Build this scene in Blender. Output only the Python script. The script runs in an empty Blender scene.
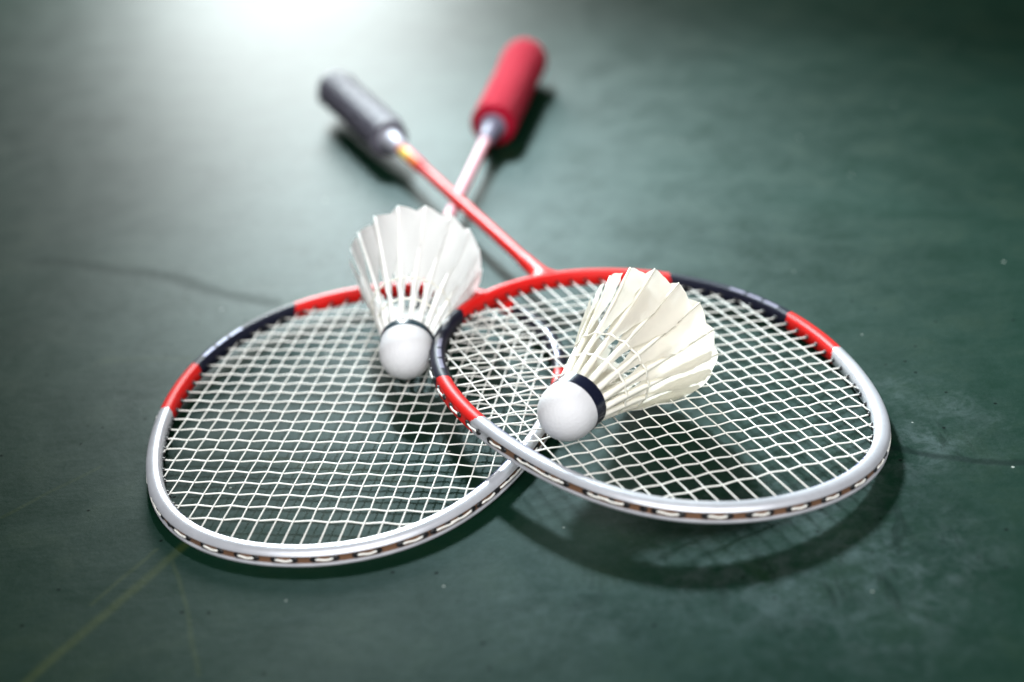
import bpy, bmesh, math, random
from mathutils import Matrix, Vector
random.seed(7)
S = 0.001                      # everything below is written in millimetres
sc = bpy.context.scene
C = sc.collection
PI = math.pi

# ---------------------------------------------------------------- camera
PITCH, FPX, DIST, ROLL = 0.46782664, 1468.139, 765.022, 0.08784321
cam = bpy.data.cameras.new("camera")
co = bpy.data.objects.new("camera", cam)
C.objects.link(co)
cam.sensor_width = 36.0
cam.lens = FPX / 1024 * 36.0
cam.clip_start, cam.clip_end = 0.02, 200
co.matrix_world = (Matrix.Translation(Vector((0, -DIST * math.cos(PITCH), DIST * math.sin(PITCH))) * S)
                   @ Matrix.Rotation(PI / 2 - PITCH, 4, 'X') @ Matrix.Rotation(-ROLL, 4, 'Z'))
cam.dof.use_dof = True
cam.dof.focus_distance = 0.652
cam.dof.aperture_fstop = 3.7
cam.dof.aperture_blades = 0
sc.camera = co

# ---------------------------------------------------------------- light (a hall: key lamp behind, window low behind, added soft fill from above and behind the camera)
KEY_AZ, KEY_EL, KEY_D = math.radians(-13.91), math.radians(36.14), 2.035   # azimuth clockwise from +Y
world = bpy.data.worlds.new("World")
sc.world = world
world.use_nodes = True
bg = world.node_tree.nodes['Background']
bg.inputs['Color'].default_value = (0.80, 0.92, 1.0, 1)
bg.inputs['Strength'].default_value = 0.04


def lamp(name, kind, az, el, dist, aim, power, col, **kw):
    d = bpy.data.lights.new(name, kind)
    d.energy, d.color = power, col
    for k, v in kw.items():
        setattr(d, k, v)
    o = bpy.data.objects.new(name, d)
    C.objects.link(o)
    v = Vector((math.sin(az) * math.cos(el), math.cos(az) * math.cos(el), math.sin(el)))
    o.location = Vector(aim) + v * dist
    o.rotation_euler = v.to_track_quat('Z', 'Y').to_euler()
    return o


lamp("key_lamp", 'SPOT', KEY_AZ, KEY_EL, KEY_D, (0.145, 0.135, 0), 660, (0.84, 0.98, 1.03),
     shadow_soft_size=0.15, spot_size=math.radians(19), spot_blend=1.0)
lamp("window_light", 'AREA', math.radians(-6.65), math.radians(20.84), 1.293, (-0.16, 0.55, 0), 34, (0.95, 1.0, 0.99),
     shape='RECTANGLE', size=0.44, size_y=0.50)
lamp("fill_light", 'AREA', math.radians(178), math.radians(46), 2.8, (0, 0, 0), 133, (0.97, 0.985, 1.0),
     shape='RECTANGLE', size=3.0, size_y=2.2)  # added fill lamp, brightens the sides turned to the camera
sc.view_settings.view_transform = 'Standard'
sc.view_settings.look = 'None'
sc.view_settings.gamma = 1.0
sc.view_settings.exposure = 0.0


# ---------------------------------------------------------------- materials
def mat(name, col, rough=0.5, spec=0.5, metal=0.0, coat=0.0, bump=None, vary=None, sheen=0.0):
    m = bpy.data.materials.new(name)
    m.use_nodes = True
    n, l = m.node_tree.nodes, m.node_tree.links
    p = n['Principled BSDF']
    p.inputs['Base Color'].default_value = (*col, 1)
    p.inputs['Roughness'].default_value = rough
    p.inputs['Specular IOR Level'].default_value = spec
    p.inputs['Metallic'].default_value = metal
    p.inputs['Coat Weight'].default_value = coat
    p.inputs['Coat Roughness'].default_value = 0.08
    p.inputs['Sheen Weight'].default_value = sheen
    tc = n.new('ShaderNodeTexCoord')
    if vary:                                  # (scale, amount): worn, uneven paint
        nz = n.new('ShaderNodeTexNoise')
        nz.inputs['Scale'].default_value = vary[0]
        nz.inputs['Detail'].default_value = 5
        l.new(tc.outputs['Object'], nz.inputs['Vector'])
        mx = n.new('ShaderNodeMix')
        mx.data_type = 'RGBA'
        mx.inputs['A'].default_value = (*[c * (1 - vary[1]) for c in col], 1)
        mx.inputs['B'].default_value = (*[min(1, c * (1 + vary[1])) for c in col], 1)
        l.new(nz.outputs['Fac'], mx.inputs['Factor'])
        l.new(mx.outputs['Result'], p.inputs['Base Color'])
    if bump:                                  # (scale, strength, distance)
        nb = n.new('ShaderNodeTexNoise')
        nb.inputs['Scale'].default_value = bump[0]
        nb.inputs['Detail'].default_value = 4
        l.new(tc.outputs['Object'], nb.inputs['Vector'])
        bp = n.new('ShaderNodeBump')
        bp.inputs['Strength'].default_value = bump[1]
        bp.inputs['Distance'].default_value = bump[2]
        l.new(nb.outputs['Fac'], bp.inputs['Height'])
        l.new(bp.outputs['Normal'], p.inputs['Normal'])
    return m


M_RED = mat("red_lacquer", (0.62, 0.012, 0.010), 0.45, 0.16, vary=(60, 0.12))
M_BLACK = mat("dark_lacquer", (0.010, 0.011, 0.022), 0.45, 0.12)
M_WHITE = mat("silver_white_lacquer", (0.54, 0.545, 0.58), 0.36, 0.35, metal=0.4, vary=(130, 0.18))
M_BLUE = mat("blue_print", (0.12, 0.13, 0.34), 0.35)
M_LILAC = mat("lilac_print", (0.20, 0.19, 0.26), 0.5, 0.15)
M_BROWN = mat("brown_channel", (0.17, 0.085, 0.045), 0.6, vary=(150, 0.35))
M_GROM = mat("black_nylon", (0.008, 0.008, 0.009), 0.45)
M_STRING = mat("white_gut_string", (0.84, 0.82, 0.76), 0.45, 0.5)
M_PINKSHAFT = mat("pale_pink_lacquer", (0.70, 0.36, 0.40), 0.5, 0.10)
M_SILVER = mat("silver_cap", (0.55, 0.55, 0.62), 0.55, 0.3, metal=0.3)
M_YELLOW = mat("yellow_decal", (0.75, 0.50, 0.05), 0.55, 0.12)
M_ORANGE = mat("orange_decal", (0.75, 0.18, 0.03), 0.55, 0.12)
M_DBLUE = mat("blue_decal", (0.10, 0.16, 0.50), 0.55, 0.12)
M_GRIPK = mat("black_wrap", (0.085, 0.08, 0.105), 0.6, 0.6, bump=(500, 1.0, 0.0012), vary=(230, 0.9))
M_TOWEL = mat("red_towelling", (0.37, 0.005, 0.024), 0.95, 0.1, bump=(700, 1.0, 0.0012), sheen=0.04, vary=(400, 0.25))
M_CORK = mat("white_kid_leather", (0.70, 0.69, 0.70), 0.6, 0.25, bump=(900, 0.45, 0.0005))
M_TAPE = mat("black_tape", (0.008, 0.010, 0.024), 0.22, 0.5)
M_TAPET = mat("dark_teal_tape", (0.010, 0.035, 0.050), 0.25, 0.5)
M_QUILL = mat("ivory_quill", (0.86, 0.82, 0.71), 0.45, 0.4)
M_QUILLW = mat("white_quill", (0.90, 0.88, 0.84), 0.5, 0.3)
M_THREAD = mat("white_thread", (0.85, 0.82, 0.72), 0.6)


def feather_mat(name, col, through):
    m = bpy.data.materials.new(name)
    m.use_nodes = True
    n, l = m.node_tree.nodes, m.node_tree.links
    p = n['Principled BSDF']
    out = n['Material Output']
    uv = n.new('ShaderNodeUVMap')
    uv.uv_map = 'UVMap'
    wv = n.new('ShaderNodeTexWave')           # the barbs, slanting off the quill
    wv.inputs['Scale'].default_value = 26
    wv.inputs['Distortion'].default_value = 1.2
    wv.inputs['Detail'].default_value = 2
    l.new(uv.outputs['UV'], wv.inputs['Vector'])
    mx = n.new('ShaderNodeMix')
    mx.data_type = 'RGBA'
    mx.inputs['A'].default_value = (*[c * 0.87 for c in col], 1)
    mx.inputs['B'].default_value = (*col, 1)
    l.new(wv.outputs['Fac'], mx.inputs['Factor'])
    l.new(mx.outputs['Result'], p.inputs['Base Color'])
    p.inputs['Roughness'].default_value = 0.6
    p.inputs['Specular IOR Level'].default_value = 0.3
    bp = n.new('ShaderNodeBump')
    bp.inputs['Strength'].default_value = 0.5
    bp.inputs['Distance'].default_value = 0.0003
    l.new(wv.outputs['Fac'], bp.inputs['Height'])
    l.new(bp.outputs['Normal'], p.inputs['Normal'])
    tr = n.new('ShaderNodeBsdfTranslucent')
    l.new(mx.outputs['Result'], tr.inputs['Color'])
    ms = n.new('ShaderNodeMixShader')
    ms.inputs[0].default_value = through
    l.new(p.outputs[0], ms.inputs[1])
    l.new(tr.outputs[0], ms.inputs[2])
    l.new(ms.outputs[0], out.inputs['Surface'])
    return m


M_FEATHER_W = feather_mat("goose_feather", (0.94, 0.89, 0.79), 0.42)
M_FEATHER_P = feather_mat("white_feather", (0.95, 0.94, 0.92), 0.30)


def floor_mat():
    m = bpy.data.materials.new("worn_green_floor_paint")
    m.use_nodes = True
    n, l = m.node_tree.nodes, m.node_tree.links
    p = n['Principled BSDF']
    tc = n.new('ShaderNodeTexCoord')
    P = tc.outputs['Object']

    def math_(op, a, b=None, c=None, clamp=False):
        k = n.new('ShaderNodeMath')
        k.operation = op
        k.use_clamp = clamp
        for i, v in enumerate((a, b, c)):
            if v is None:
                continue
            if isinstance(v, (int, float)):
                k.inputs[i].default_value = v
            else:
                l.new(v, k.inputs[i])
        return k.outputs[0]

    def vm(op, a, b=None, scale=None):
        k = n.new('ShaderNodeVectorMath')
        k.operation = op
        for i, v in enumerate((a, b)):
            if v is None:
                continue
            if isinstance(v, (tuple, Vector)):
                k.inputs[i].default_value = tuple(v)
            else:
                l.new(v, k.inputs[i])
        if scale is not None:
            if isinstance(scale, (int, float)):
                k.inputs['Scale'].default_value = scale
            else:
                l.new(scale, k.inputs['Scale'])
        return k

    def noise(scale, detail=5, rough=0.6, vec=P, stretch=None, dist=0.0):
        v = vec
        if stretch:
            mp = n.new('ShaderNodeMapping')
            mp.inputs['Rotation'].default_value = (0, 0, stretch[2])
            mp.inputs['Scale'].default_value = (stretch[0], stretch[1], 1)
            l.new(v, mp.inputs['Vector'])
            v = mp.outputs[0]
        k = n.new('ShaderNodeTexNoise')
        k.inputs['Scale'].default_value = scale
        k.inputs['Detail'].default_value = detail
        k.inputs['Roughness'].default_value = rough
        k.inputs['Distortion'].default_value = dist
        l.new(v, k.inputs['Vector'])
        return k

    def ramp(v, lo, hi):
        k = n.new('ShaderNodeMapRange')
        k.interpolation_type = 'SMOOTHSTEP'
        k.inputs['From Min'].default_value = lo
        k.inputs['From Max'].default_value = hi
        l.new(v, k.inputs['Value'])
        return k.outputs[0]

    def mix(fac, a, b):
        k = n.new('ShaderNodeMix')
        k.data_type = 'RGBA'
        l.new(fac, k.inputs['Factor'])
        for s, v in (('A', a), ('B', b)):
            if isinstance(v, tuple):
                k.inputs[s].default_value = (*v, 1)
            else:
                l.new(v, k.inputs[s])
        return k.outputs['Result']

    # slightly wandering coordinates for cracks and scratches
    wob = noise(28, 3)
    off = vm('SCALE', vm('SUBTRACT', wob.outputs['Color'], (0.5, 0.5, 0.5)).outputs[0], None, 0.012).outputs[0]
    PW = vm('ADD', P, off).outputs[0]
    PW2 = vm('ADD', P, vm('SCALE', off, None, 0.25).outputs[0]).outputs[0]

    def seg(a, b, w0, w1, vec):
        a, b = Vector((a[0] * S, a[1] * S, 0)), Vector((b[0] * S, b[1] * S, 0))
        ab = b - a
        pa = vm('SUBTRACT', vec, a).outputs[0]
        d = vm('DOT_PRODUCT', pa, tuple(ab)).outputs['Value']
        t = math_('DIVIDE', d, ab.length_squared, clamp=True)
        pr = vm('SCALE', tuple(ab), None, t).outputs[0]
        dist = vm('LENGTH', vm('SUBTRACT', pa, pr).outputs[0]).outputs['Value']
        k = ramp(dist, w1 * S, w0 * S)
        return k

    def poly(pts, w0, w1, vec):
        o = None
        for a, b in zip(pts[:-1], pts[1:]):
            s = seg(a, b, w0, w1, vec)
            o = s if o is None else math_('MAXIMUM', o, s)
        return o

    def blob(c, r0, r1):
        d = vm('LENGTH', vm('SUBTRACT', P, (c[0] * S, c[1] * S, 0)).outputs[0]).outputs['Value']
        return ramp(d, r1 * S, r0 * S)

    big = noise(5, 4, 0.55).outputs['Fac']
    mid = noise(28, 6, 0.65, dist=0.4).outputs['Fac']
    fine = noise(170, 6, 0.7).outputs['Fac']
    brush = noise(60, 4, 0.6, stretch=(0.12, 3.0, 0.12)).outputs['Fac']

    col = mix(ramp(big, 0.35, 0.7), (0.0022, 0.0130, 0.0062), (0.0036, 0.0180, 0.0098))
    col = mix(math_('MULTIPLY', ramp(mid, 0.45, 0.75), 0.45), col, (0.007, 0.018, 0.004))
    col = mix(math_('MULTIPLY', ramp(brush, 0.5, 0.75), 0.12), col, (0.018, 0.036, 0.030))
    # chalky grey scuffs where the paint is worn, to the right of and under the upper racket
    area = math_('MAXIMUM', math_('MULTIPLY', blob((112, -208), 15, 105), 0.85), math_('MULTIPLY', blob((165, -120), 15, 70), 0.7))
    area = math_('MAXIMUM', area, math_('MULTIPLY', blob((20, -225), 5, 60), 0.35))
    scuffn = math_('MULTIPLY', ramp(noise(75, 10, 0.8, dist=0.5).outputs['Fac'], 0.42, 0.62), ramp(noise(24, 4, 0.6).outputs['Fac'], 0.30, 0.62))
    scuff = math_('MULTIPLY', area, math_('ADD', math_('MULTIPLY', scuffn, 0.75), math_('MULTIPLY', ramp(fine, .4, .7), 0.2)))
    col = mix(math_('MULTIPLY', scuff, 0.85), col, (0.034, 0.040, 0.038))
    # dark scrape marks among the scuffs
    scr = ramp(noise(80, 8, 0.75, stretch=(1.0, 0.3, 0.5), dist=0.9).outputs['Fac'], 0.53, 0.66)
    col = mix(math_('MULTIPLY', math_('MULTIPLY', scr, area), 0.7), col, (0.008, 0.016, 0.014))
    # two old cracks
    crack = math_('MAXIMUM', math_('MULTIPLY', 0.38, poly([(-290, 168), (-275, 163), (-239, 143), (-203, 127), (-169, 97), (-134, 74)], 1.0, 9, PW)),
                  poly([(158, -133), (176, -144), (193, -151), (212, -156), (240, -168)], 0.8, 4, PW))
    col = mix(math_('MULTIPLY', crack, 0.6), col, (0.004, 0.009, 0.008))
    # yellowish scratches
    yel = math_('MAXIMUM', poly([(-197, -256), (-145, -163)], 0.6, 4.0, PW2),
                math_('MULTIPLY', poly([(-177, -200), (-157, -165)], 0.5, 2.0, PW2), 0.6))
    yel = math_('MAXIMUM', yel, math_('MULTIPLY', poly([(-149, -172), (-138, -205), (-126, -250)], 0.4, 1.6, PW2), 0.6))
    yel = math_('MAXIMUM', yel, math_('MULTIPLY', poly([(-232, -128), (-196, -92)], 0.5, 2.0, PW2), 0.4))
    yel = math_('MAXIMUM', yel, math_('MULTIPLY', poly([(-115, -100), (-70, -118), (-48, -128)], 1.5, 6.0, PW), 0.55))
    yel = math_('MAXIMUM', yel, math_('MULTIPLY', poly([(-215, 20), (-170, 14)], 1.0, 5.0, PW), 0.35))
    col = mix(math_('MULTIPLY', yel, math_('ADD', 0.05, math_('MULTIPLY', fine, 0.65))), col, (0.040, 0.052, 0.010))
    # dust specks and pits
    vo = n.new('ShaderNodeTexVoronoi')
    vo.inputs['Scale'].default_value = 62
    l.new(P, vo.inputs['Vector'])
    keep = math_('GREATER_THAN', vm('DOT_PRODUCT', vo.outputs['Color'], (1, 0, 0)).outputs['Value'], 0.80)
    spk = math_('MULTIPLY', ramp(vo.outputs['Distance'], 0.06, 0.03), keep)
    col = mix(math_('MULTIPLY', spk, 0.8), col, (0.40, 0.42, 0.38))
    vo2 = n.new('ShaderNodeTexVoronoi')
    vo2.inputs['Scale'].default_value = 110
    l.new(vm('ADD', P, (3.3, 1.7, 0)).outputs[0], vo2.inputs['Vector'])
    keep2 = math_('GREATER_THAN', vm('DOT_PRODUCT', vo2.outputs['Color'], (1, 0, 0)).outputs['Value'], 0.70)
    pit = math_('MULTIPLY', ramp(vo2.outputs['Distance'], 0.13, 0.05), keep2)
    col = mix(math_('MULTIPLY', pit, 0.8), col, (0.004, 0.006, 0.006))
    l.new(col, p.inputs['Base Color'])
    rg = math_('ADD', 0.56, math_('MULTIPLY', math_('SUBTRACT', mid, 0.5), 0.12))
    rg = math_('ADD', rg, math_('MULTIPLY', scuff, 0.12))
    rg = math_('ADD', rg, math_('MULTIPLY', crack, 0.12))
    l.new(rg, p.inputs['Roughness'])
    # grime dulls the paint in patches, fine grit everywhere
    sp = math_('MULTIPLY', ramp(mid, 0.25, 0.75), 0.55)
    grit = noise(620, 3, 0.7).outputs['Fac']
    sp = math_('ADD', sp, math_('MULTIPLY', fine, 0.75))
    sp = math_('MULTIPLY', sp, math_('ADD', 0.55, math_('MULTIPLY', grit, 0.9)))
    sp = math_('ADD', sp, math_('MULTIPLY', big, 0.35))
    sp = math_('MULTIPLY', sp, math_('SUBTRACT', 1.0, math_('MULTIPLY', math_('MAXIMUM', math_('MULTIPLY', scr, area), pit), 0.9)))
    sp = math_('MULTIPLY', sp, math_('SUBTRACT', 1.0, math_('MULTIPLY', crack, 0.5)))
    sp = math_('MULTIPLY', sp, math_('ADD', 1.0, math_('MULTIPLY', scuff, 3.0)))
    l.new(math_('MULTIPLY', sp, 0.110), p.inputs['Specular IOR Level'])
    p.inputs['Specular Tint'].default_value = (0.32, 0.90, 1.0, 1)
    hb = math_('ADD', math_('MULTIPLY', mid, 0.6), math_('ADD', math_('MULTIPLY', fine, 0.30), math_('MULTIPLY', brush, 0.12)))
    hb = math_('ADD', hb, math_('MULTIPLY', grit, 0.10))
    hb = math_('SUBTRACT', hb, math_('MULTIPLY', crack, 0.35))
    bp = n.new('ShaderNodeBump')
    bp.inputs['Strength'].default_value = 0.35
    bp.inputs['Distance'].default_value = 0.0012
    l.new(hb, bp.inputs['Height'])
    l.new(bp.outputs['Normal'], p.inputs['Normal'])
    return m


# ---------------------------------------------------------------- mesh helpers (mm in, metres out)
def build(name, verts, faces, mats, parent=None, midx=None, smooth=True, sharp=None, uvs=None):
    me = bpy.data.meshes.new(name)
    me.from_pydata([Vector(v) * S for v in verts], [], faces)
    for m in (mats if isinstance(mats, (list, tuple)) else [mats]):
        me.materials.append(m)
    if midx:
        me.polygons.foreach_set('material_index', midx)
    if uvs:
        uvl = me.uv_layers.new(name='UVMap')
        for lp in me.loops:
            uvl.data[lp.index].uv = uvs[lp.vertex_index]
    bm = bmesh.new()
    bm.from_mesh(me)
    bmesh.ops.recalc_face_normals(bm, faces=bm.faces)
    bm.to_mesh(me)
    bm.free()
    me.polygons.foreach_set('use_smooth', [smooth] * len(me.polygons))
    if sharp:
        me.set_sharp_from_angle(angle=math.radians(sharp))
    me.update()
    o = bpy.data.objects.new(name, me)
    C.objects.link(o)
    if parent:
        o.parent = parent
    return o


class MB:
    def __init__(s):
        s.v, s.f, s.m = [], [], []

    def tube(s, pts, rad, n=8, mi=0, cap=True, up=(0, 0, 1)):
        pts = [Vector(p) for p in pts]
        b0 = len(s.v)
        for i, p in enumerate(pts):
            t = (pts[min(i + 1, len(pts) - 1)] - pts[max(i - 1, 0)]).normalized()
            u = Vector(up)
            if abs(t.dot(u)) > 0.95:
                u = Vector((1, 0, 0))
            e1 = t.cross(u).normalized()
            e2 = e1.cross(t)
            r = rad[i] if isinstance(rad, (list, tuple)) else rad
            for k in range(n):
                a = 2 * PI * k / n
                s.v.append(p + e1 * (r * math.cos(a)) + e2 * (r * math.sin(a)))
        for i in range(len(pts) - 1):
            for k in range(n):
                a, b = b0 + i * n + k, b0 + i * n + (k + 1) % n
                s.f.append((a, b, b + n, a + n))
                s.m.append(mi)
        if cap:
            s.f.append(tuple(b0 + k for k in range(n)))
            s.f.append(tuple(b0 + (len(pts) - 1) * n + k for k in range(n)))
            s.m += [mi, mi]

    def loft(s, rings, mi=0, cap=True, mfun=None):
        n = len(rings[0])
        b0 = len(s.v)
        for r in rings:
            s.v += [Vector(p) for p in r]
        for i in range(len(rings) - 1):
            for k in range(n):
                a, b = b0 + i * n + k, b0 + i * n + (k + 1) % n
                s.f.append((a, b, b + n, a + n))
                s.m.append(mfun(i, k) if mfun else mi)
        if cap:
            s.f.append(tuple(b0 + k for k in range(n)))
            s.f.append(tuple(b0 + (len(rings) - 1) * n + k for k in range(n)))
            s.m += [mi, mi]

    def build(s, name, mats, parent=None, **k):
        return build(name, s.v, s.f, mats, parent, s.m, **k)


def thing(name, label, cat, group, mw):
    o = bpy.data.objects.new(name, None)
    C.objects.link(o)
    o.empty_display_size = 0.02
    o.matrix_world = mw
    o['label'], o['category'], o['group'] = label, cat, group
    return o


def pose(loc, yaw, pit, rol):
    return (Matrix.Translation(Vector(loc) * S) @ Matrix.Rotation(yaw, 4, 'Z')
            @ Matrix.Rotation(pit, 4, 'X') @ Matrix.Rotation(rol, 4, 'Y'))


# ---------------------------------------------------------------- the floor
fl = build("floor", [(-9000, -2000, 0), (9000, -2000, 0), (9000, 16000, 0), (-9000, 16000, 0)], [(0, 1, 2, 3)],
           floor_mat(), smooth=False)
fl['kind'] = 'structure'

# ---------------------------------------------------------------- racket
HA, HB, HM, HN, HQ = 121.456, 96.545, 0.02249, 0.02664, -0.02698
LT = 667.6
YEND = LT - HA                    # butt end of the grip, local y


def hpt(t):                       # centre line of the head frame; t = 0 at the throat
    return Vector((HB * math.sin(t) * (1 + HM * math.cos(2 * t) + HQ * math.cos(3 * t)),
                   HA * math.cos(t) * (1 + HN * math.sin(t) ** 2), 0))


def hframe(t):
    d = (hpt(t + 1e-4) - hpt(t - 1e-4)).normalized()
    o = Vector((-d.y, d.x, 0))    # outward
    if o.dot(hpt(t)) < 0:
        o = -o
    return hpt(t), o, d


def sstep(x, a, b):
    x = max(0, min(1, (x - a) / (b - a)))
    return x * x * (3 - 2 * x)


def profile(g):                   # (outward, up) of the frame section; g = depth of the string channel
    gd = 1.3 * g
    return [(r * 0.76, z * 0.82) for r, z in ((-4.6, -2.6), (-4.9, 0), (-4.6, 2.6), (-3.6, 4.4), (-2.4, 5.1), (0.4, 5.25), (2.6, 4.7), (4.0, 3.5),
            (4.6, 2.5), (4.6 - 0.3 * g, 2.15), (4.55 - gd, 1.9), (4.55 - gd, -2.1), (4.7 - 0.3 * g, -2.4), (4.9, -2.7),
            (4.7, -3.6), (3.2, -4.7), (0.4, -5.25), (-2.4, -5.1), (-3.6, -4.4))]


def groove(t):
    a = abs((t + PI) % (2 * PI) - PI)
    return sstep(math.degrees(a), 98, 110)


def first_cross(fn, lo, hi):
    for _ in range(60):
        m = (lo + hi) / 2
        if fn(m) > 0:
            lo = m
        else:
            hi = m
    return (lo + hi) / 2


def string_layout():
    mains = [7.8 * (k - 10.5) for k in range(22)]
    cr = [-97.3, -87.7] + [-78.6 + 8.72 * k for k in range(21)]
    # parametrise inner wall: solve hpt(t).x = x etc. on the inner offset curve
    inner = []
    N = 2880
    for i in range(N):
        t = 2 * PI * i / N
        c, o, d = hframe(t)
        inner.append((c - o * 3.25, t))
    ends_m, ends_c = [], []
    for x in mains:
        hits = []
        for (p, t), (q, t2) in zip(inner, inner[1:] + inner[:1]):
            if (p.x - x) * (q.x - x) < 0:
                hits.append((p.y, t))
        hits.sort()
        ends_m.append((x, hits[0], hits[-1]))
    for y in cr:
        hits = []
        for (p, t), (q, t2) in zip(inner, inner[1:] + inner[:1]):
            if (p.y - y) * (q.y - y) < 0:
                hits.append((p.x, t))
        hits.sort()
        ends_c.append((y, hits[0], hits[-1]))
    return ends_m, ends_c


EM, EC = string_layout()


def make_racket(root, spec):
    # --- head frame with its painted bands
    N = 1000
    rings, mi = [], []
    P = len(profile(1))
    for i in range(N):
        t = 2 * PI * i / N
        c, o, d = hframe(t)
        rings.append([c + o * r + Vector((0, 0, z)) for r, z in profile(groove(t))])
    v = [p for r in rings for p in r]
    f = []
    for i in range(N):
        for k in range(P):
            a, b = i * P + k, i * P + (k + 1) % P
            a2, b2 = ((i + 1) % N) * P + k, ((i + 1) % N) * P + (k + 1) % P
            f.append((a, b, b2, a2))
            td = (i + 0.5) * 360 / N
            td = (td + 180) % 360 - 180
            side = abs(td)
            s2 = side + 0.3 * (min(k, 18 - k) - 5)
            m_ = 0 if s2 < 38 else 1 if s2 < 76 else 0 if s2 < 96 else 2
            if k == 4 and 1 == m_ and 55 < s2 < 72 and int(td * 0.9) % 5 != 0:
                m_ = 4 if spec['mark'] == 'lilac' else 3
            if m_ == 2 and k == 3 and spec['print'][0] < td < spec['print'][1]:
                m_ = 3
            if m_ == 2 and k == 3 and side > 140 and (int(i / 2.5) * 7 % 5 < 2 or int(i / 2.5) % 6 == 0):
                m_ = 3
            mi.append(m_)
    frame = build("head_frame", v, f, [M_RED, M_BLACK, M_WHITE, M_BLUE, M_LILAC], root, mi, sharp=40)
    # --- channel strip with grommets
    g = MB()
    seg = [i for i in range(N) if groove(2 * PI * i / N) > 0.3]
    rr = []
    for i in seg:
        c, o, d = hframe(2 * PI * i / N)
        gd = 3.46 - 0.99 * groove(2 * PI * i / N)
        rr.append([c + o * (gd - 0.3) + Vector((0, 0, -1.72)), c + o * (gd - 0.3) + Vector((0, 0, 1.56)),
                   c + o * (gd + 0.25) + Vector((0, 0, 1.48)), c + o * (gd + 0.25) + Vector((0, 0, -1.65))])
    g.loft(rr, 1)
    allends = ([e[1][1] for e in EM] + [e[2][1] for e in EM] + [e[1][1] for e in EC] + [e[2][1] for e in EC])
    for e in EM:
        for y, t in (e[1], e[2]):
            c, o, d = hframe(t)
            p = Vector((e[0], y, 0))
            dr = Vector((0, -1 if y < 0 else 1, 0))
            g.tube([p - dr * 1.6, p - dr * 0.9, p + dr * 2.0], [0.85, 1.15, 1.15], 8)
    for e in EC:
        for x, t in (e[1], e[2]):
            p = Vector((x, e[0], 0))
            dr = Vector((-1 if x < 0 else 1, 0, 0))
            g.tube([p - dr * 1.6, p - dr * 0.9, p + dr * 2.0], [0.85, 1.15, 1.15], 8)
    for t in allends:                     # flared heads on the outside of the frame
        c, o, d = hframe(t)
        h = 3.57 - 0.93 * groove(t)
        if abs((t + PI) % (2 * PI) - PI) < math.radians(30):
            continue
        w = random.uniform(1.7, 2.4)
        ring0 = [c + o * (h - 0.6) + d * (w * math.cos(a)) + Vector((0, 0, 1.38 * math.sin(a))) for a in [2 * PI * k / 10 for k in range(10)]]
        ring1 = [c + o * (h + 0.35) + d * (w * math.cos(a)) + Vector((0, 0, 1.28 * math.sin(a))) for a in [2 * PI * k / 10 for k in range(10)]]
        ring2 = [c + o * (h + 0.75) + d * (w * .6 * math.cos(a)) + Vector((0, 0, 1.1 * math.sin(a))) for a in [2 * PI * k / 10 for k in range(10)]]
        g.loft([ring0, ring1, ring2])
    g.build("grommet_strip", [M_GROM, M_BROWN], root, sharp=50)

    # --- strings: the mains run to the handle, the crosses weave over and under them
    SR = 0.37
    mx = [e[0] for e in EM]
    ms = MB()
    for i, (x, (y0, t0), (y1, t1)) in enumerate(EM):
        wob = [random.uniform(-0.1, 0.1) for _ in EC]
        pts = [Vector((x, y0 - 2, 0))]
        for j, e in enumerate(EC):
            if y0 + 1.5 < e[0] < y1 - 1.5:
                pts.append(Vector((x + wob[j], e[0], 0.14 * (-1) ** (i + j))))
        pts.append(Vector((x, y1 + 2, 0)))
        ms.tube(pts, SR, 6)
    cs = MB()
    for j, (y, (x0, t0), (x1, t1)) in enumerate(EC):
        pts = [Vector((x0 - 2, y, 0))]
        bow = random.uniform(-0.3, 0.3)
        last = None
        for i, x in enumerate(mx):
            if x0 + 1.5 < x < x1 - 1.5:
                z = -0.38 * (-1) ** (i + j)
                yy = y + bow * math.cos(x / 60) + random.uniform(-0.15, 0.15)
                if last is not None:
                    pts.append(Vector(((x + last[0]) / 2 - 1.9, (yy * .26 + last[1] * .74), last[2] * 0.55)))
                    pts.append(Vector(((x + last[0]) / 2 + 1.9, (yy * .74 + last[1] * .26), z * 0.55)))
                pts.append(Vector((x, yy, z)))
                last = (x, yy, z)
        pts.append(Vector((x1 + 2, y, 0)))
        cs.tube(pts, SR, 6)

    # outside the frame each pair of neighbouring ends is one short run of string in the channel
    def dash(mb, ta, tb):
        if abs(ta - tb) > PI:
            if ta < tb:
                ta += 2 * PI
            else:
                tb += 2 * PI
        pts = []
        for k in range(9):
            t = ta + (tb - ta) * k / 8
            c, o, d = hframe(t)
            h = 3.57 - 0.93 * groove(t) + 0.75
            if k in (0, 8):
                h -= 1.2
            pts.append(c + o * h + Vector((0, 0, 0.25 * math.sin(k))))
        mb.tube(pts, 0.48, 8)

    for k in range(0, 22, 2):
        dash(ms, EM[k][1][1], EM[k + 1][1][1])
    for k in range(1, 17, 2):
        dash(cs, EC[k][1][1], EC[k + 1][1][1])
        dash(cs, EC[k - 1][2][1], EC[k][2][1])
    ms.build("main_strings", M_STRING, root)
    cs.build("cross_strings", M_STRING, root)

    # --- throat piece
    th = MB()
    n = 20
    rings = []
    for y, rx, rz in ((HA + 1.5, 11.0, 4.6), (HA + 4.5, 8.6, 4.7), (HA + 7, 6.2, 4.6), (HA + 11, 5.0, 4.6), (HA + 20, 4.4, 4.4),
                      (HA + 30, 4.1, 4.1), (HA + 34, 3.75, 3.75)):
        rings.append([Vector((rx * math.cos(2 * PI * k / n), y, rz * math.sin(2 * PI * k / n))) for k in range(n)])
    th.loft(rings)
    th.build("throat_joint", [M_RED], root, sharp=50)
    # --- shaft
    sh = MB()
    rings = []
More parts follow.
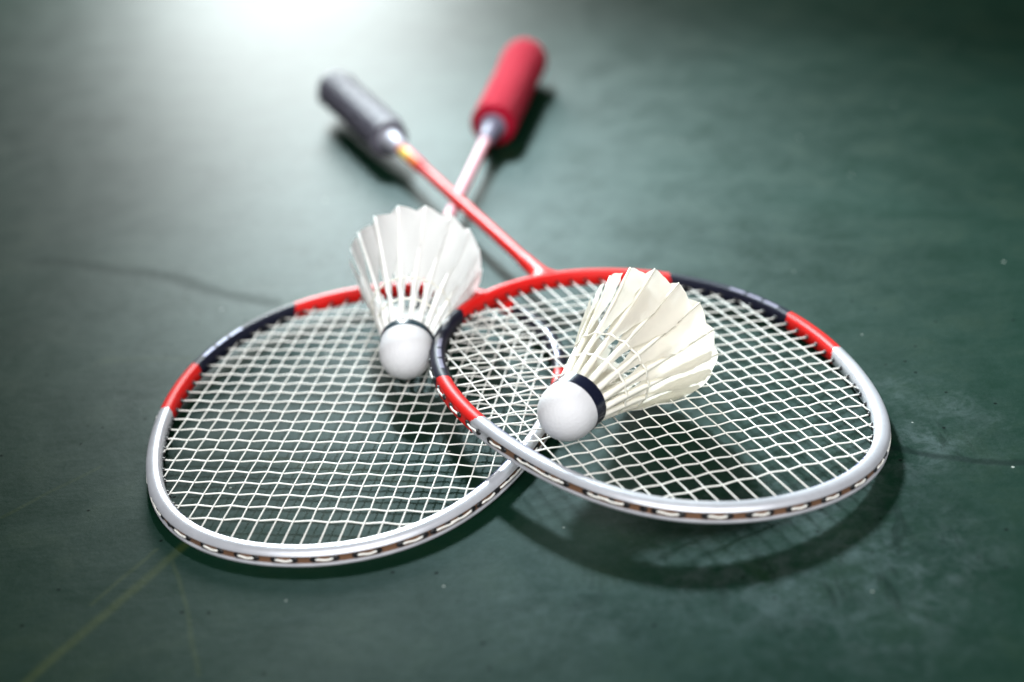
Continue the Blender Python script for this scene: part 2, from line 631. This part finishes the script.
    ys = [HA + 30, 200, 260, 300, 322, 324, 340, 356, 358, 372]
    n = 24
    for y in ys:
        r_ = 4.5 if spec['shaft'] == 'red' and 323 < y < 357 else 3.6
        rings.append([Vector((r_ * math.cos(2 * PI * k / n), y, r_ * math.sin(2 * PI * k / n))) for k in range(n)])

    def mf(i, k):
        a = (k + 0.5) / n * 360
        if spec['shaft'] == 'red':
            if ys[i] >= 324 and ys[i] < 356:
                if a < 62 or a > 330:
                    return 2
                if 100 <= a < 250:
                    return 3 if i == 6 else 4
            return 0
        return 0 if (a > 300 or a < 10) else 1
    sh.loft(rings, mfun=mf)
    sh.build("shaft", [M_RED, M_PINKSHAFT, M_DBLUE, M_YELLOW, M_ORANGE], root, sharp=60)
    YB = spec['butt']
    # --- cone cap between shaft and grip
    def lathe(prof, n, name, m, jitter=None, par=root, **kw):
        mb = MB()
        mb.loft([[Vector(((r + (jitter(y, k / n) if jitter else 0)) * math.cos(2 * PI * k / n), y,
                          (r + (jitter(y, k / n) if jitter else 0)) * math.sin(2 * PI * k / n))) for k in range(n)] for y, r in prof])
        return mb.build(name, m, par, **kw)
    y0 = spec['grip0']
    if spec['grip'] == 'black':
        lathe([(y0 - 25, 4.4), (y0 - 23, 5.4), (y0 - 12, 6.6), (y0 + 4, 8.8)], 28, "cone_cap", M_SILVER, sharp=40)
        pr = []
        y = y0
        while y < YB - 6:
            pr.append((y, 13.0 + 1.0 * sstep(y, YB - 40, YB - 8)))
            y += 1.5
        pr += [(YB - 5, 14.2), (YB - 1.5, 13.8), (YB, 11.5)]

        def wrap(y, a):           # overlapping spiral of the wrap, eight-sided handle beneath
            ph = (y / 21.0 - a) % 1
            return 2.0 * ph - 0.9 + (0.7 * sstep(ph, 0.86, 0.98)) + 0.25 * math.cos(8 * 2 * PI * a)
        lathe(pr, 48, "grip", M_GRIPK, wrap, sharp=55)
    else:
        lathe([(y0 - 31, 4.2), (y0 - 28, 5.2), (y0 - 14, 6.0), (y0 - 4, 7.4)], 28, "cone_cap", M_LILAC, sharp=40)
        lathe([(y0 - 6, 7.5), (y0 - 4, 9.0), (y0 - 1, 9.6), (y0 + 2, 9.4)], 28, "collar", M_LILAC, sharp=40)
        pr = [(y0 - 2, 10), (y0, 14.2)]
        y = y0 + 1.5
        while y < YB - 8:
            pr.append((y, 15.6 + 1.6 * sstep(y, YB - 60, YB - 15)))
            y += 1.5
        pr += [(YB - 5, 16.9), (YB - 2, 15.5), (YB, 12.0)]
        rnd = random.Random(3)

        def tuft(y, a):
            return rnd.uniform(-0.45, 0.45) + 1.3 * ((y / 22.0 - a) % 1) - 0.4
        lathe(pr, 72, "grip", M_TOWEL, tuft)


r_low = thing("badminton_racket", "badminton racket with thick red towelling grip and pale shaft, lying under the other one",
              "racket", "two crossed badminton rackets", pose((-75.684, -63.297, 6.0), -0.201835, 0.0245, 0))
make_racket(r_low, dict(mark='blue', print=(112, 142), butt=530, shaft='pink', grip='red', grip0=378))
r_up = thing("badminton_racket", "badminton racket with black grip and red shaft, tilted on top of the other racket",
             "racket", "two crossed badminton rackets", pose((64.661, -76.294, 13.59), 0.359587, 0.014919, 0.086084))
make_racket(r_up, dict(mark='lilac', print=(-132, -99), butt=520, shaft='red', grip='black', grip0=388))


# ---------------------------------------------------------------- shuttlecocks (local +Z runs from cork to feathers)
def make_shuttle(root, tape, fmat, qmat, spin, seed, T1=74.0, R1=33.0, tb=3.6):
    rnd = random.Random(seed)
    T0, R0 = 10.4, 11.0
    n = 40
    mb = MB()
    prof = [(13.0 * math.cos(b), -13.2 * math.sin(b)) for b in [PI / 2 * (1 - k / 14) for k in range(15)]]
    prof[0] = (0.15, -13.2)
    prof += [(13.0, 2.5), (12.9, 8), (12.7, 10.6), (12.0, 11.3), (0.3, 11.3)]
    mb.loft([[Vector((r * math.cos(2 * PI * k / n), r * math.sin(2 * PI * k / n), z)) for k in range(n)] for r, z in prof])
    mb.build("cork", M_CORK, root, sharp=50)
    mb = MB()
    prof = [(12.9, tb), (13.25, tb + 0.1), (13.2, 10.2), (12.6, 10.9), (12.3, 10.6)]
    mb.loft([[Vector((r * math.cos(2 * PI * k / n), r * math.sin(2 * PI * k / n), z)) for k in range(n)] for r, z in prof], cap=False)
    mb.build("tape_band", tape, root, sharp=40)
    u = Vector((R1 - R0, 0, T1 - T0))
    L = u.length
    u.normalize()
    nrm = Vector((u.z, 0, -u.x))           # outward normal in the meridian plane
    tan = Vector((0, 1, 0))
    for q in range(16):
        a = 2 * PI * q / 16 + spin + rnd.uniform(-0.02, 0.02)
        rz = Matrix.Rotation(a, 3, 'Z')
        tilt = math.radians(22 + rnd.uniform(-3, 3))
        tv = tan * math.cos(tilt) + nrm * math.sin(tilt)
        nv = nrm * math.cos(tilt) - tan * math.sin(tilt)
        base = Vector((R0, 0, T0))
        dl = rnd.uniform(-1.0, 0.8)
        bend = rnd.uniform(-0.4, 0.6)
        s0 = 8 + rnd.uniform(-1.5, 1.5)
        LL = L + dl

        def axis(s):
            return base + u * s + nrm * (bend * (s / L) ** 2 - 1.0 * math.sin(PI * s / L)) 
        # vane
        NS, NW = 22, 12
        vs, fs, uvs = [], [], []
        rag = [rnd.uniform(-0.4, 0.9) * abs(-1 + 2 * j / NW) for j in range(NW + 1)]
        for i in range(NS + 1):
            f = i / NS
            s_ax = s0 + (LL - s0) * f
            wl = 1.7 + 6.3 * sstep(f, 0.12, 0.66) * (0.85 + 0.22 * f)        # narrow leading side
            wr = 2.2 + 8.6 * sstep(f, 0.12, 0.68) * (0.85 + 0.25 * f)        # wide trailing side
            jit = (rnd.uniform(0.93, 1.03), rnd.uniform(0.93, 1.03))
            for j in range(NW + 1):
                w = -1 + 2 * j / NW
                wd = w * (wl * jit[0] if w < 0 else wr * jit[1])
                back = (6.0 if w > 0 else 3.8) * abs(w) ** 1.2 * sstep(f, 0.55, 1.0) + rag[j] * f ** 4
                sweep = 3.0 * abs(w) * (1 - f) * 0.0
                p = axis(s_ax - back - sweep) + tv * wd + nv * (-0.035 * wd * wd * (1 if w > 0 else 0.8) + 0.12 * math.sin(9 * f + 3 * w + q))
                vs.append(rz @ p)
                uvs.append((w * 0.5 + 0.5, f * 2.2 - abs(w) * 0.35))
        b0 = len(vs)
        K = NW + 1
        for i in range(NS):
            for j in range(NW):
                a_ = i * K + j
                fs.append((a_, a_ + 1, a_ + K + 1, a_ + K))
        ft = build("feather", vs, fs, fmat, root, uvs=uvs)
        # quill
        mb = MB()
        pts = [rz @ (axis(LL * k / 10) + nrm * 0.25) for k in range(11)]
        mb.tube(pts, [1.6 - 1.23 * (k / 10) ** 1.1 for k in range(11)], 8)
        mb.build("quill", qmat, ft)
    for tz in (23.0, 35.0):
        s_ = (tz - T0) / (T1 - T0)
        r = R0 + (R1 - R0) * s_
        mb = MB()
        N = 96
        rings = []
        for k in range(N + 1):
            a = 2 * PI * k / N
            ph = (a - spin) / (2 * PI) * 16
            bulge = 0.55 + 0.75 * abs(math.cos(PI * ph)) ** 3
            rc = r - 1.0 * math.sin(PI * s_) + bulge
            c = Vector((math.cos(a), math.sin(a), 0))
            rings.append([c * (rc + 0.42 * math.cos(b)) + Vector((0, 0, tz + 0.75 * math.sin(b))) for b in [2 * PI * h / 6 for h in range(6)]])
        mb.loft(rings, cap=False)
        mb.build("thread_ring", M_THREAD, root)


def spose(loc, yaw, el):
    ax = Vector((math.cos(yaw) * math.cos(el), math.sin(yaw) * math.cos(el), math.sin(el)))
    e1 = Vector((-math.sin(yaw), math.cos(yaw), 0))
    e2 = ax.cross(e1)
    m = Matrix((e1, e2, ax)).transposed().to_4x4()
    return Matrix.Translation(Vector(loc) * S) @ m


s_front = thing("shuttlecock", "cream feathered shuttlecock with black band lying on the strings of the upper black-gripped racket",
                "shuttlecock", "white feather shuttlecocks", spose((21.034, -136.174, 32.927), 0.91634, 0.066))
make_shuttle(s_front, M_TAPE, M_FEATHER_W, M_QUILL, 0.1, 11)
s_back = thing("shuttlecock", "whiter blurred shuttlecock standing behind, its cork on the lower racket's strings beside the upper frame",
               "shuttlecock", "white feather shuttlecocks", spose((-52.13, -44.003, 20.9), 1.49415, 0.22098))
make_shuttle(s_back, M_TAPET, M_FEATHER_P, M_QUILLW, 0.25, 23, T1=76.0, R1=34.5, tb=6.6)
